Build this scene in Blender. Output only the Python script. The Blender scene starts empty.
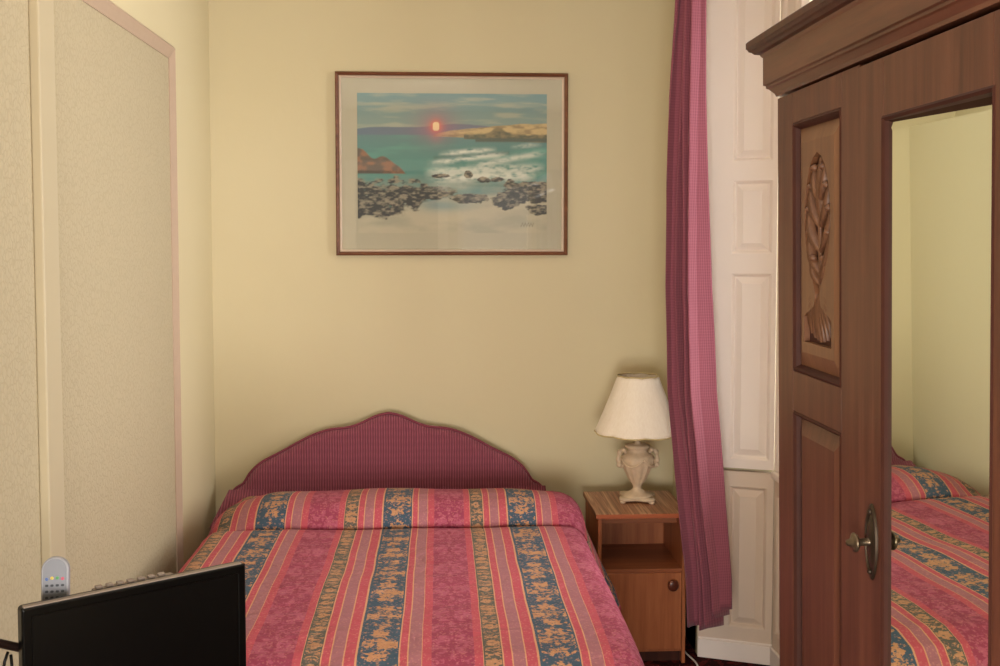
import bpy, bmesh, math, random
import numpy as np
from mathutils import Matrix, Vector
random.seed(7)
rng = np.random.RandomState(5)
SC = bpy.context.scene
COL = SC.collection
PI = math.pi

# ------------------------------------------------------------------ helpers
class MB:
    """collects vertices and faces; build() links them as one mesh object"""
    def __init__(s, M=None):
        s.v = []; s.f = []; s.uv = None; s.M = M or Matrix.Identity(4)
    def add(s, vs, fs):
        o = len(s.v)
        s.v += [tuple(s.M @ Vector(p)) for p in vs]
        s.f += [tuple(i + o for i in f) for f in fs]
        return s
    def box(s, x0, x1, y0, y1, z0, z1):
        vs = [(x0,y0,z0),(x1,y0,z0),(x1,y1,z0),(x0,y1,z0),(x0,y0,z1),(x1,y0,z1),(x1,y1,z1),(x0,y1,z1)]
        return s.add(vs, [(0,3,2,1),(4,5,6,7),(0,1,5,4),(1,2,6,5),(2,3,7,6),(3,0,4,7)])
    def frustum(s, x0, x1, y0, y1, z0, z1, i):
        """raised field: rectangle in xy at z0 shrinking by i at z1"""
        vs = [(x0,y0,z0),(x1,y0,z0),(x1,y1,z0),(x0,y1,z0),(x0+i,y0+i,z1),(x1-i,y0+i,z1),(x1-i,y1-i,z1),(x0+i,y1-i,z1)]
        return s.add(vs, [(4,5,6,7),(0,1,5,4),(1,2,6,5),(2,3,7,6),(3,0,4,7)])
    def lathe(s, prof, n=48, c=(0,0,0), rf=None):
        vs = []; fs = []
        for r, z in prof:
            for k in range(n):
                a = 2*PI*k/n; rr = r*(rf(a, z) if rf else 1)
                vs.append((c[0]+rr*math.cos(a), c[1]+rr*math.sin(a), c[2]+z))
        for i in range(len(prof)-1):
            for k in range(n):
                fs.append((i*n+k, i*n+(k+1)%n, (i+1)*n+(k+1)%n, (i+1)*n+k))
        return s.add(vs, fs)
    def tube(s, pts, r, n=8):
        pts = [Vector(p) for p in pts]; vs = []; fs = []; up = None
        for i, p in enumerate(pts):
            d = (pts[min(i+1,len(pts)-1)] - pts[max(i-1,0)]).normalized()
            if up is None:
                up = d.orthogonal().normalized()
            a = (up - d*up.dot(d)).normalized(); up = a; b = d.cross(a)
            rr = r[i] if isinstance(r, (list, tuple)) else r
            for k in range(n):
                t = 2*PI*k/n
                vs.append(tuple(p + a*math.cos(t)*rr + b*math.sin(t)*rr))
        for i in range(len(pts)-1):
            for k in range(n):
                fs.append((i*n+k, i*n+(k+1)%n, (i+1)*n+(k+1)%n, (i+1)*n+k))
        fs.append(tuple(range(n))[::-1]); fs.append(tuple((len(pts)-1)*n+k for k in range(n)))
        return s.add(vs, fs)
    def prism(s, outline, z0, z1):
        n = len(outline)
        vs = [(x,y,z0) for x,y in outline] + [(x,y,z1) for x,y in outline]
        fs = [tuple(range(n))[::-1], tuple(range(n, 2*n))] + [(k,(k+1)%n,n+(k+1)%n,n+k) for k in range(n)]
        return s.add(vs, fs)
    def grid(s, P, closed_u=False):
        """P: rows of points"""
        R = len(P); Cn = len(P[0]); vs = [p for row in P for p in row]; fs = []
        for i in range(R-1):
            for j in range(Cn-1 if not closed_u else Cn):
                fs.append((i*Cn+j, i*Cn+(j+1)%Cn, (i+1)*Cn+(j+1)%Cn, (i+1)*Cn+j))
        return s.add(vs, fs)
    def build(s, name, mat, parent=None, smooth=False, bevel=0, seg=2, uvs=None):
        base = Vector((0,0,0))
        p = parent
        while p is not None:
            base += p.location; p = p.parent
        q = parent
        while q is not None:
            if q.name.startswith('wardrobe'): s.v = [(v[0]*KW, v[1]*KW, v[2]*KW+KZ) for v in s.v]
            q = q.parent
        me = bpy.data.meshes.new(name)
        me.from_pydata([tuple(Vector(v)-base) for v in s.v], [], s.f)
        if uvs is not None:
            l = me.uv_layers.new(name='UVMap')
            for lp in me.loops: l.data[lp.index].uv = uvs[lp.vertex_index]
        me.materials.append(mat)
        bm = bmesh.new(); bm.from_mesh(me); bmesh.ops.recalc_face_normals(bm, faces=bm.faces); bm.to_mesh(me); bm.free()
        o = bpy.data.objects.new(name, me); COL.objects.link(o)
        if parent: o.parent = parent
        if smooth:
            for pl in me.polygons: pl.use_smooth = True
        if bevel:
            m = o.modifiers.new('Bevel', 'BEVEL'); m.width = bevel; m.segments = seg; m.limit_method = 'ANGLE'; m.angle_limit = math.radians(40)
            m.harden_normals = False
        return o

def thing(name, label, cat, loc=(0,0,0), group=None):
    o = bpy.data.objects.new(name, None); COL.objects.link(o); o.location = loc
    o.empty_display_size = .1
    o['label'] = label; o['category'] = cat
    if group: o['group'] = group
    return o
def tag(o, label, cat, group=None):
    o['label'] = label; o['category'] = cat
    if group: o['group'] = group
    return o
def struct(o):
    o['kind'] = 'structure'; return o
def hx(r, g, b):
    f = lambda c: (c/255/12.92 if c/255 <= .04045 else ((c/255+.055)/1.055)**2.4)
    return (f(r), f(g), f(b), 1)

# ------------------------------------------------------------------ materials
class N:
    def __init__(s, name):
        s.m = bpy.data.materials.new(name); s.m.use_nodes = True; s.t = s.m.node_tree
        s.b = s.t.nodes['Principled BSDF']
    def n(s, typ, **kw):
        nd = s.t.nodes.new(typ)
        for k, v in kw.items():
            if k.startswith('i_'): nd.inputs[k[2:].replace('_', ' ')].default_value = v
            else: setattr(nd, k, v)
        return nd
    def l(s, a, b): s.t.links.new(a, b)
    def math(s, op, a, b=None, c=None):
        nd = s.n('ShaderNodeMath', operation=op)
        for i, x in enumerate((a, b, c)):
            if x is None: continue
            if isinstance(x, (int, float)): nd.inputs[i].default_value = x
            else: s.l(x, nd.inputs[i])
        return nd.outputs[0]
    def mix(s, fac, a, b, mode='MIX'):
        nd = s.n('ShaderNodeMix', data_type='RGBA', blend_type=mode)
        for sock, x in ((nd.inputs[0], fac), (nd.inputs[6], a), (nd.inputs[7], b)):
            if isinstance(x, (int, float, tuple)): sock.default_value = x
            else: s.l(x, sock)
        return nd.outputs[2]
    def ramp(s, fac, stops, interp='LINEAR'):
        nd = s.n('ShaderNodeValToRGB'); cr = nd.color_ramp; cr.interpolation = interp
        while len(cr.elements) > 1: cr.elements.remove(cr.elements[-1])
        for i, (p, c) in enumerate(stops):
            e = cr.elements[0] if i == 0 else cr.elements.new(p)
            e.position = p; e.color = c
        s.l(fac, nd.inputs[0]); return nd.outputs[0]
    def coords(s, kind='Object', scale=(1,1,1)):
        tc = s.n('ShaderNodeTexCoord'); mp = s.n('ShaderNodeMapping'); mp.inputs['Scale'].default_value = scale
        s.l(tc.outputs[kind], mp.inputs[0]); return mp.outputs[0]
    def noise(s, vec, scale, detail=4, rough=.5, dist=0):
        nd = s.n('ShaderNodeTexNoise'); nd.inputs['Scale'].default_value = scale
        nd.inputs['Detail'].default_value = detail; nd.inputs['Roughness'].default_value = rough
        nd.inputs['Distortion'].default_value = dist
        s.l(vec, nd.inputs['Vector']); return nd.outputs[0]
    def bump(s, h, strength, dist=.01):
        nd = s.n('ShaderNodeBump'); nd.inputs['Strength'].default_value = strength; nd.inputs['Distance'].default_value = dist
        s.l(h, nd.inputs['Height']); s.l(nd.outputs[0], s.b.inputs['Normal']); return nd
    def base(s, x, rough=.5, spec=.5, metal=0):
        if isinstance(x, tuple): s.b.inputs['Base Color'].default_value = x
        else: s.l(x, s.b.inputs['Base Color'])
        s.b.inputs['Roughness'].default_value = rough
        s.b.inputs['Specular IOR Level'].default_value = spec
        s.b.inputs['Metallic'].default_value = metal
        return s

def plain(name, col, rough=.5, spec=.5, metal=0, var=.06, scale=12, bump=0):
    m = N(name); v = m.coords(); nz = m.noise(v, scale)
    c2 = tuple(x*(1-var*2) for x in col[:3])+(1,); c1 = tuple(min(1,x*(1+var)) for x in col[:3])+(1,)
    m.base(m.mix(nz, c2, c1), rough, spec, metal)
    if bump: m.bump(m.noise(v, scale*6), bump, .004)
    return m.m

def wood(name, dark, mid, light, axis='z', rough=.35, scale=1.0, spec=.5):
    m = N(name)
    sc = {'z': (1,1,.06), 'y': (1,.06,1), 'x': (.06,1,1)}[axis]
    v = m.coords('Object', tuple(a*scale for a in sc))
    n1 = m.noise(v, 28, 5, .6, .3); n2 = m.noise(v, 140, 3, .6); n3 = m.noise(m.coords('Object'), 2.6, 2)
    f = m.math('ADD', m.math('MULTIPLY', n1, .75), m.math('MULTIPLY', n2, .25))
    c = m.ramp(f, [(.3, dark), (.5, mid), (.72, light)])
    c = m.mix(m.math('MULTIPLY', n3, .5), c, mid)
    m.base(c, rough, spec); m.bump(n2, .08, .002)
    return m.m

WALL = N('wall_paint_cream'); _v = WALL.coords()
WALL.base(WALL.mix(WALL.noise(_v, 1.6, 3), hx(204,191,154), hx(210,198,163)), .62, .35)
WALL.bump(WALL.noise(_v, 45, 3), .06, .006); WALL = WALL.m
def paper_mat():
    m = N('embossed_wallpaper'); v = m.coords('Object', (1,1,1))
    d = m.n('ShaderNodeTexNoise'); d.inputs['Scale'].default_value = 18; m.l(v, d.inputs['Vector'])
    add = m.n('ShaderNodeVectorMath', operation='MULTIPLY_ADD'); m.l(d.outputs[1], add.inputs[0]); add.inputs[1].default_value = (.03,.03,.03); m.l(v, add.inputs[2])
    mp = m.n('ShaderNodeMapping'); mp.inputs['Scale'].default_value = (1,.8,.55); m.l(add.outputs[0], mp.inputs[0])
    vo = m.n('ShaderNodeTexVoronoi', feature='DISTANCE_TO_EDGE'); vo.inputs['Scale'].default_value = 92; m.l(mp.outputs[0], vo.inputs['Vector'])
    e = m.ramp(vo.outputs['Distance'], [(0, (0,0,0,1)), (.16, (1,1,1,1))])
    f = m.noise(mp.outputs[0], 160, 2)
    h = m.math('ADD', e, m.math('MULTIPLY', f, .6))
    c = m.mix(e, hx(171,158,129), hx(179,166,137))
    m.base(c, .7, .3); m.bump(h, .25, .003); return m.m
PAPER = paper_mat()
TRIMC = plain('batten_cream_gloss', hx(184,171,142), .5, .35, var=.02)
MOULD = plain('moulding_pinkish_beige', hx(178,154,132), .5, .5, var=.04, scale=30)
WHITE = plain('white_gloss_paint', hx(248,236,226), .5, .35, var=.015, scale=5)
CEIL = plain('ceiling_paint', hx(240,234,220), .8, .2, var=.02)
MAHO = wood('mahogany_vertical', hx(58,30,22), hx(90,52,38), hx(116,72,54), 'z', .4, 1, .4)
MAHOH = wood('mahogany_horizontal', hx(58,30,21), hx(92,52,37), hx(118,72,52), 'y', .32)
MAHOD = wood('mahogany_dark', hx(40,18,12), hx(66,32,22), hx(88,46,32), 'z', .42, 1, .35)
DARKR = plain('dark_rebate_wood', hx(66,34,26), .6, .2, var=.2)
MAHOL = wood('mahogany_panel', hx(88,56,38), hx(112,74,50), hx(132,92,64), 'z', .38)
MAHOC = wood('mahogany_carving', hx(66,42,30), hx(104,70,50), hx(136,96,70), 'z', .45, 1, .35)
TEAK = wood('teak_vertical', hx(132,70,38), hx(168,98,58), hx(192,122,76), 'z', .4)
TEAKH = wood('teak_horizontal', hx(116,60,34), hx(150,86,50), hx(176,108,66), 'x', .4)
def zebra():
    m = N('striped_teak_top'); v = m.coords('Object', (1,.03,1))
    n1 = m.noise(v, 75, 2, .4)
    c = m.ramp(n1, [(.38, hx(128,78,52)), (.47, hx(176,124,90)), (.55, hx(140,88,60)), (.64, hx(196,150,114))])
    m.base(c, .38, .5); return m.m
ZEBRA = zebra()
BRASS = plain('aged_brass', hx(112,96,78), .36, .6, .8, var=.3, scale=60)
BLACK = plain('glossy_black_plastic', hx(5,5,5), .28, .2, var=.02)
SCREEN = N('screen_glass').base(hx(4,4,4), .3, .25).m
VENT = plain('taupe_plastic', hx(140,126,116), .5, .5, var=.05)
GREY = plain('silver_grey_plastic', hx(108,110,118), .35, .5, var=.03)
KEYS = plain('dark_rubber_keys', hx(48,50,56), .6)
SHELLW = plain('alabaster_resin', hx(214,190,160), .5, .4, var=.14, scale=40, bump=.4)
GOLD = plain('gold_braid', hx(206,186,136), .4, .5, .2, var=.15, scale=80)
WCABLE = plain('white_cable', hx(226,222,214), .45)
DARKM = plain('dark_metal', hx(48,34,30), .4, .5, .6)
def shade_mat():
    m = N('ivory_shade_silk'); v = m.coords('Object', (1,1,.08))
    n = m.noise(v, 160, 2)
    m.base(m.mix(n, hx(228,214,194), hx(242,232,216)), .5, .4)
    m.b.inputs['Transmission Weight'].default_value = 0
    m.b.inputs['Sheen Weight'].default_value = .2
    m.bump(n, .1, .002); return m.m
SHADE = shade_mat()
def carpet():
    m = N('dark_red_patterned_carpet'); v = m.coords()
    vo = m.n('ShaderNodeTexVoronoi'); vo.inputs['Scale'].default_value = 16; m.l(v, vo.inputs['Vector'])
    n = m.noise(v, 420, 2); n2 = m.noise(v, 22, 3)
    c = m.ramp(n2, [(.35, hx(48,14,16)), (.52, hx(104,34,32)), (.60, hx(66,30,26)), (.68, hx(150,92,66))], 'CONSTANT')
    c = m.mix(m.math('MULTIPLY', n, .5), c, hx(52,18,18))
    m.base(c, .95, .1); m.bump(n, .5, .01); return m.m
CARPET = carpet()

def headboard_mat():
    m = N('plum_ribbed_fabric'); v = m.coords('Object', (1,1,.25))
    w = m.n('ShaderNodeTexWave', wave_type='BANDS', bands_direction='X'); w.inputs['Scale'].default_value = 29
    w.inputs['Distortion'].default_value = 1.2; w.inputs['Detail'].default_value = 2; w.inputs['Detail Scale'].default_value = 2
    m.l(v, w.inputs['Vector'])
    w2 = m.n('ShaderNodeTexWave', wave_type='BANDS', bands_direction='Z'); w2.inputs['Scale'].default_value = 10
    w2.inputs['Distortion'].default_value = 2.5; m.l(m.coords(), w2.inputs['Vector'])
    c = m.mix(w.outputs[1], hx(112,52,66), hx(160,88,104))
    c = m.mix(m.math('MULTIPLY', w2.outputs[1], .2), c, hx(112,52,68))
    m.base(c, .8, .25); m.b.inputs['Sheen Weight'].default_value = .3
    m.bump(w.outputs[1], .5, .006); return m.m
PLUM = headboard_mat()
def curtain_mat():
    m = N('rose_plum_curtain_weave'); v = m.coords('UV')
    def wv(d, s):
        w = m.n('ShaderNodeTexWave', wave_type='BANDS', bands_direction=d); w.inputs['Scale'].default_value = s
        w.inputs['Distortion'].default_value = .3; m.l(v, w.inputs['Vector']); return w.outputs[1]
    a = wv('X', 44); b = wv('Y', 30)
    c = m.mix(a, hx(124,60,74), hx(144,78,92))
    c = m.mix(m.math('MULTIPLY', b, .25), c, hx(168,100,110))
    m.base(c, .75, .25); m.b.inputs['Sheen Weight'].default_value = .25
    m.bump(a, .15, .003); return m.m
CURT = curtain_mat()

def spread_mat():
    m = N('striped_floral_bedspread')
    tc = m.n('ShaderNodeTexCoord'); sp = m.n('ShaderNodeSeparateXYZ'); m.l(tc.outputs['UV'], sp.inputs[0])
    T = .46
    u = sp.outputs[0]; v = sp.outputs[1]
    wob = m.math('MULTIPLY', m.math('SUBTRACT', m.noise(m.coords('UV'), 3.5, 2), .5), .008)
    u = m.math('ADD', u, .004)
    u = m.math('ADD', u, wob)
    fr = m.math('FRACT', m.math('ADD', m.math('DIVIDE', m.math('ADD', u, .209), T), 10.0))
    teal = hx(66,88,104); red = hx(188,84,96); tan = hx(210,154,118); pur = hx(164,108,116); mar = hx(152,66,88); dk = hx(92,92,84)
    stops = [(0, tan), (.002, teal), (.228, tan), (.236, red), (.277, tan), (.284, pur), (.352, tan), (.359, red), (.41, mar),
             (.645, red), (.692, tan), (.699, dk), (.80, tan), (.808, red), (.85, tan), (.857, pur), (.925, tan), (.932, red), (.992, tan)]
    c = m.ramp(fr, stops, 'CONSTANT')
    W = (1,1,1,1); K = (0,0,0,1)
    mk = m.ramp(fr, [(0, K), (.016, (1,0,0,1)), (.222, K), (.284, (0,0,0,1)), (.41, (0,0,1,1)), (.645, K), (.704, (0,1,0,1)), (.796, K)], 'CONSTANT')
    ms = m.n('ShaderNodeSeparateColor'); m.l(mk, ms.inputs[0])
    # mirrored coordinates -> damask-like motifs
    def motif(center, scale, per, lo, seed, sx=1.0, sy=1.0):
        a = m.math('MULTIPLY', m.math('ABSOLUTE', m.math('SUBTRACT', fr, center)), T*sx)
        pv = m.math('MULTIPLY', m.math('PINGPONG', v, per), sy)
        cb = m.n('ShaderNodeCombineXYZ'); m.l(a, cb.inputs[0]); m.l(pv, cb.inputs[1]); cb.inputs[2].default_value = seed
        vo = m.n('ShaderNodeTexVoronoi', feature='SMOOTH_F1'); vo.inputs['Scale'].default_value = scale*.8; vo.inputs['Smoothness'].default_value = .3
        m.l(cb.outputs[0], vo.inputs['Vector'])
        nz = m.noise(cb.outputs[0], scale, 2.5, .55, 1.6)
        s = m.math('ADD', m.math('MULTIPLY', nz, .8), m.math('MULTIPLY', m.math('SUBTRACT', 1.0, vo.outputs['Distance']), .25))
        jag = m.noise(m.coords('UV', (.9,1.9,1)), 62, 2, .6, 1.0)
        s = m.math('ADD', s, m.math('MULTIPLY', m.math('SUBTRACT', jag, .5), .55))
        s = m.math('ADD', s, m.math('MULTIPLY', m.math('SUBTRACT', m.noise(m.coords('UV'), 16, 2), .5), .35))
        return s
    def thr(x, lo, hi):
        return m.ramp(x, [(lo, K), (hi, W)])
    # irregular wandering so that the two halves are not perfectly rigid
    m1 = thr(motif(.118, 24, .095, .5, 3.1, 1.1, .9), .55, .572)
    m2 = thr(motif(.75, 40, .05, .5, 7.7, 1, 1.3), .55, .58)
    m3 = thr(motif(.527, 34, .10, .5, 1.3, 1, .8), .52, .60)
    gold = m.mix(m.noise(m.coords('UV'), 60, 2), hx(176,124,88), hx(206,156,116))
    c = m.mix(m.math('MULTIPLY', m1, ms.outputs[0]), c, gold)
    c = m.mix(m.math('MULTIPLY', m2, m.math('MULTIPLY', ms.outputs[1], .9)), c, gold)
    c = m.mix(m.math('MULTIPLY', m3, m.math('MULTIPLY', ms.outputs[2], .5)), c, hx(198,110,130))
    # dotted threads in the plum-grey stripes
    dots = m.n('ShaderNodeTexVoronoi'); dots.inputs['Scale'].default_value = 110; m.l(tc.outputs['UV'], dots.inputs['Vector'])
    dm = m.ramp(dots.outputs['Distance'], [(.25, W), (.35, K)])
    c = m.mix(m.math('MULTIPLY', dm, .22), c, hx(226,160,140))
    weave = m.noise(m.coords('UV', (1,.35,1)), 520, 2)
    c = m.mix(m.math('MULTIPLY', weave, .3), c, m.mix(.5, c, hx(96,50,58)))
    m.base(c, .85, .12); m.b.inputs['Sheen Weight'].default_value = .03
    wr = m.noise(m.coords('UV', (1,1.6,1)), 9, 4, .55, .6)
    wr2 = m.noise(m.coords('UV'), 300, 2)
    h = m.math('ADD', m.math('MULTIPLY', wr, 1.0), m.math('ADD', m.math('MULTIPLY', wr2, .03), m.math('MULTIPLY', m.noise(m.coords('UV', (1.4,1,1)), 38, 2, .5, .8), .12)))
    m.bump(h, .55, .03); return m.m
SPREAD = spread_mat()

def glass_mat(name, refl_col=(1,1,1,1), ior=1.45):
    m = N(name); t = m.t
    tr = m.n('ShaderNodeBsdfTransparent'); gl = m.n('ShaderNodeBsdfGlossy'); gl.inputs['Roughness'].default_value = .015
    fr = m.n('ShaderNodeFresnel'); fr.inputs['IOR'].default_value = ior
    mx = m.n('ShaderNodeMixShader'); m.l(fr.outputs[0], mx.inputs[0]); m.l(tr.outputs[0], mx.inputs[1]); m.l(gl.outputs[0], mx.inputs[2])
    m.l(mx.outputs[0], t.nodes['Material Output'].inputs[0]); return m.m
GLASS = glass_mat('clear_glass', ior=1.62)
MIRROR = N('silvered_mirror').base(hx(226,230,216), .012, .5, 1.0).m
def attr_mat():
    m = N('painted_seascape'); a = m.n('ShaderNodeAttribute', attribute_name='paint')
    v = m.coords(); m.base(m.mix(m.math('MULTIPLY', m.noise(v, 220, 2), .12), a.outputs[0], hx(150,150,150)), .7, .2); return m.m
PAINT = attr_mat()

# ------------------------------------------------------------------ room shell
XL, XR, YB, YF, ZC = -.975, 1.03, 4.565, -1.45, 2.95
B = MB(); B.box(XL-.1, 1.5, YF-.6, YB+.1, -.1, 0); struct(B.build('floor', CARPET))
B = MB(); B.box(XL-.1, 1.5, YF-.6, YB+.1, ZC, ZC+.1); struct(B.build('ceiling', CEIL))
B = MB(); B.box(XL-.12, 1.5, YB, YB+.12, 0, ZC); wall_back = struct(B.build('wall_back', WALL))
B = MB(); B.box(XL-.12, XL, YF-.6, YB, 0, ZC); wall_left = struct(B.build('wall_left', WALL))
# textured paper panels on the left wall
B = MB(); B.box(XL, XL+.002, 2.675, 3.885, .19, 2.33); B.build('wallpaper_panel', PAPER, wall_left)
B = MB(); B.box(XL, XL+.002, 1.09, 2.60, .19, 2.33); B.build('wallpaper_panel', PAPER, wall_left)
def mould_frame(n, y0, y1, z0, z1, w=.05, t=.018):
    # mitred picture-frame moulding with a stepped profile
    prof = [(0,0),(0,t*.6),(w*.2,t),(w*.45,t*.75),(w*.8,t*.45),(w,t*.3),(w,0)]
    B = MB(); rows = []
    for d, h in prof:
        rows.append([(XL+h, y0+d, z0+d), (XL+h, y1-d, z0+d), (XL+h, y1-d, z1-d), (XL+h, y0+d, z1-d)])
    B.grid(rows, closed_u=True)
    return struct(B.build('trim_%d' % n, MOULD))
mould_frame(1, 2.635, 3.925, .15, 2.372)
mould_frame(2, 1.05, 2.64, .15, 2.372)
B = MB(); B.box(XL, XL+.024, 2.585, 2.690, .0, ZC); struct(B.build('trim_3', TRIMC, bevel=.004))
for nm, a in (('baseboard_left', (XL, XL+.018, YF, YB)), ('baseboard_back', (XL, XR, YB-.018, YB))):
    B = MB(); B.box(a[0], a[1], a[2], a[3], 0, .12); B.box(a[0], a[1]-(.008 if nm[-1]=='t' else 0), a[2]+(.008 if nm[-1]=='k' else 0), a[3], .12, .135)
    struct(B.build(nm, WHITE, bevel=.004))
# right wall: nib, bay with window, then plain wall behind the wardrobe
R0 = Vector((1.03, 4.09, 0)); R1 = Vector((1.297, 3.985, 0))
YW0 = 2.72
B = MB()
B.box(XR, XR+.12, R0.y+.012, YB, 0, ZC)
B.box(1.33, 1.45, YF-.6, YW0, 0, ZC)
B.prism([(R0.x+.0,R0.y+.035),(R1.x,R1.y+.035),(1.5,R1.y+.035),(1.5,4.3),(R0.x,4.3)], 0, ZC)
B.box(1.33, 1.45, YW0, R1.y+.01, 0, .74); B.box(1.33, 1.45, YW0, R1.y+.01, 2.72, ZC)
struct(B.build('wall_right', WALL))

# panelled joinery helper: local x = along, y = up, z = outward
def joinery(name, M, W, H, panels, parent, mat=WHITE, t=.03, rec=.014, fb=.022):
    B = MB(M)
    us = sorted(set([0, W] + [p[0] for p in panels] + [p[1] for p in panels]))
    vs = sorted(set([0, H] + [p[2] for p in panels] + [p[3] for p in panels]))
    for i in range(len(us)-1):
        for j in range(len(vs)-1):
            cu = (us[i]+us[i+1])/2; cv = (vs[j]+vs[j+1])/2
            if any(p[0] < cu < p[1] and p[2] < cv < p[3] for p in panels): continue
            B.add([(us[i],vs[j],0),(us[i+1],vs[j],0),(us[i+1],vs[j+1],0),(us[i],vs[j+1],0)], [(0,1,2,3)])
    # outer edge skirts
    B.add([(0,0,0),(W,0,0),(W,H,0),(0,H,0),(0,0,-t),(W,0,-t),(W,H,-t),(0,H,-t)], [(0,1,5,4),(1,2,6,5),(2,3,7,6),(3,0,4,7),(4,5,6,7)])
    for (a, b, c, d) in panels:
        rings = [(0,0),(.006,-.004),(.012,-rec),(.012+.004,-rec),(.016+fb,-rec*.25),(.018+fb,-rec*.15)]
        rows = [[(a+i,c+i,h),(b-i,c+i,h),(b-i,d-i,h),(a+i,d-i,h)] for i, h in rings]
        B.grid(rows, closed_u=True)
        i, h = rings[-1]; B.add([(a+i,c+i,h),(b-i,c+i,h),(b-i,d-i,h),(a+i,d-i,h)], [(0,1,2,3)])
    o = B.build(name, mat, parent); return o
win = bpy.data.objects.new('window_1', None); COL.objects.link(win); win.location = (1.33, 3.3, 0); struct(win)
def frame_M(o, ud, nd):
    ud = Vector(ud).normalized(); nd = Vector(nd).normalized(); z = Vector((0,0,1))
    return Matrix(((ud.x, z.x, nd.x, o[0]), (ud.y, z.y, nd.y, o[1]), (ud.z, z.z, nd.z, o[2]), (0,0,0,1)))
rd = (R1-R0).normalized(); rn = Vector((rd.y, -rd.x, 0)); RW = (R1-R0).length
if rn.x > 0: rn = -rn
oS = R0 + rn*.012
joinery('shutter', frame_M((oS.x, oS.y, .775), rd, rn), RW, 1.95,
        [(.118,.27,.035,.765),(.118,.27,.842,1.125),(.118,.27,1.20,1.905)], win)
APR = plain('shaded_apron_paint', hx(228,208,188), .5, .35, var=.03, scale=5)  # white paint darkened to put the shade under the sill into its colour
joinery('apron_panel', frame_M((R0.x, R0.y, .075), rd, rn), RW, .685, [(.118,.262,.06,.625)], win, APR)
B = MB(frame_M((R0.x-.0, R0.y, 0), rd, rn)); B.box(0, RW+.006, 0, .075, 0, .012); B.box(0, RW+.004, .075, .083, 0, .006); B.build('skirting', WHITE, win, bevel=.003)
# side facing the room past the reveal corner
joinery('jamb_panel', frame_M((1.299, R1.y-.002, .775), (0,-1,0), (-1,0,0)), .23, 1.95, [(.03,.2,.035,.765),(.03,.2,.842,1.125),(.03,.2,1.20,1.905)], win)
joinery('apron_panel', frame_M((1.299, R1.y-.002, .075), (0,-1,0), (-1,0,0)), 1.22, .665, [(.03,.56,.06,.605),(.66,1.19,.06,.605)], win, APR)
B = MB(); B.box(1.288, 1.30, YW0, R1.y, 0, .075); B.build('skirting', WHITE, win, bevel=.003)
B = MB(); B.box(1.285, 1.44, YW0, R1.y, .742, .772); B.build('sill', WHITE, win, bevel=.006)
wy0, wy1 = YW0+.02, R1.y-.24
B = MB()
B.box(1.35, 1.40, wy0, wy0+.05, .775, 2.72); B.box(1.35, 1.40, wy1-.05, wy1, .775, 2.72)
for z in (.775, 1.70, 2.67): B.box(1.35, 1.40, wy0, wy1, z, z+.05)
fr = B.build('sash_frame', WHITE, win, bevel=.004)
for z0, z1 in ((.825, 1.70), (1.75, 2.67)):
    B = MB(); B.box(1.372, 1.376, wy0+.05, wy1-.05, z0, z1); B.build('pane', GLASS, fr)

# far end of the room behind the camera (seen only in reflections): door and window
B = MB()
B.box(XL, -.84, YF-.12, YF, 0, ZC); B.box(-.84, -.02, YF-.12, YF, 2.36, ZC); B.box(-.02, .18, YF-.12, YF, 0, ZC)
B.box(.18, .92, YF-.12, YF, 0, .85); B.box(.18, .92, YF-.12, YF, 2.3, ZC); B.box(.92, 1.33, YF-.12, YF, 0, ZC)
struct(B.build('wall_front', WALL))
B = MB(); B.box(XL, 1.5, YF-.6, YF-.58, 0, ZC); struct(B.build('trim_4', MAHOD))
d1 = bpy.data.objects.new('door_1', None); COL.objects.link(d1); d1.location = (-.43, YF, 0); struct(d1)
B = MB(); B.box(-.94, -.84, YF-.12, YF+.02, 0, 2.46); B.box(-.02, .08, YF-.12, YF+.02, 0, 2.46); B.box(-.84, -.02, YF-.12, YF+.02, 2.36, 2.46); B.build('door_frame', WHITE, d1, bevel=.006)
w2 = bpy.data.objects.new('window_2', None); COL.objects.link(w2); w2.location = (.55, YF, .85); struct(w2)
B = MB(); B.box(.18,.22,YF-.1,YF+.01,.85,2.3); B.box(.88,.92,YF-.1,YF+.01,.85,2.3)
for z in (.85,1.55,2.26): B.box(.18,.92,YF-.1,YF+.01,z,z+.04)
B.build('window_frame', WHITE, w2, bevel=.003)
B = MB(); B.box(.22,.88,YF-.06,YF-.056,.89,2.26); B.build('pane', GLASS, w2)

# ------------------------------------------------------------------ bed
bed = thing('bed', 'double bed with scalloped plum ribbed-fabric headboard against the cream wall', 'bed', (-.19, 3.5, 0))
B = MB(); B.box(-.85, .46, 2.56, 4.44, .10, .34); B.build('base', plain('divan_base', hx(170,150,130), .9), bed, bevel=.02)
B = MB(); B.box(-.835, .455, 2.54, 4.45, .345, .572); B.build('mattress', plain('mattress_ticking', hx(222,214,200), .9), bed, bevel=.06, seg=4)
for x in (-.75, .36):
    for y in (2.66, 4.34):
        B = MB(); B.lathe([(.001,0),(.022,0),(.028,.1),(.001,.1)], 16, (x,y,0)); B.build('leg', DARKM, bed, smooth=True)
HC = -.222
half = [(0,.930),(.035,.925),(.07,.912),(.12,.886),(.16,.872),(.20,.866),(.245,.864),(.29,.852),(.34,.832),(.40,.800),(.455,.768),(.51,.742),(.545,.722),(.58,.690),(.60,.662),(.615,.632),(.64,.622),(.655,.610),(.667,.590),(.668,.40)]
def dens(h):
    out = []
    for i in range(len(h)-1):
        for k in range(3):
            t = k/3; out.append((h[i][0]*(1-t)+h[i+1][0]*t, h[i][1]*(1-t)+h[i+1][1]*t))
    out.append(h[-1]); return out
hd = dens(half)
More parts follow.
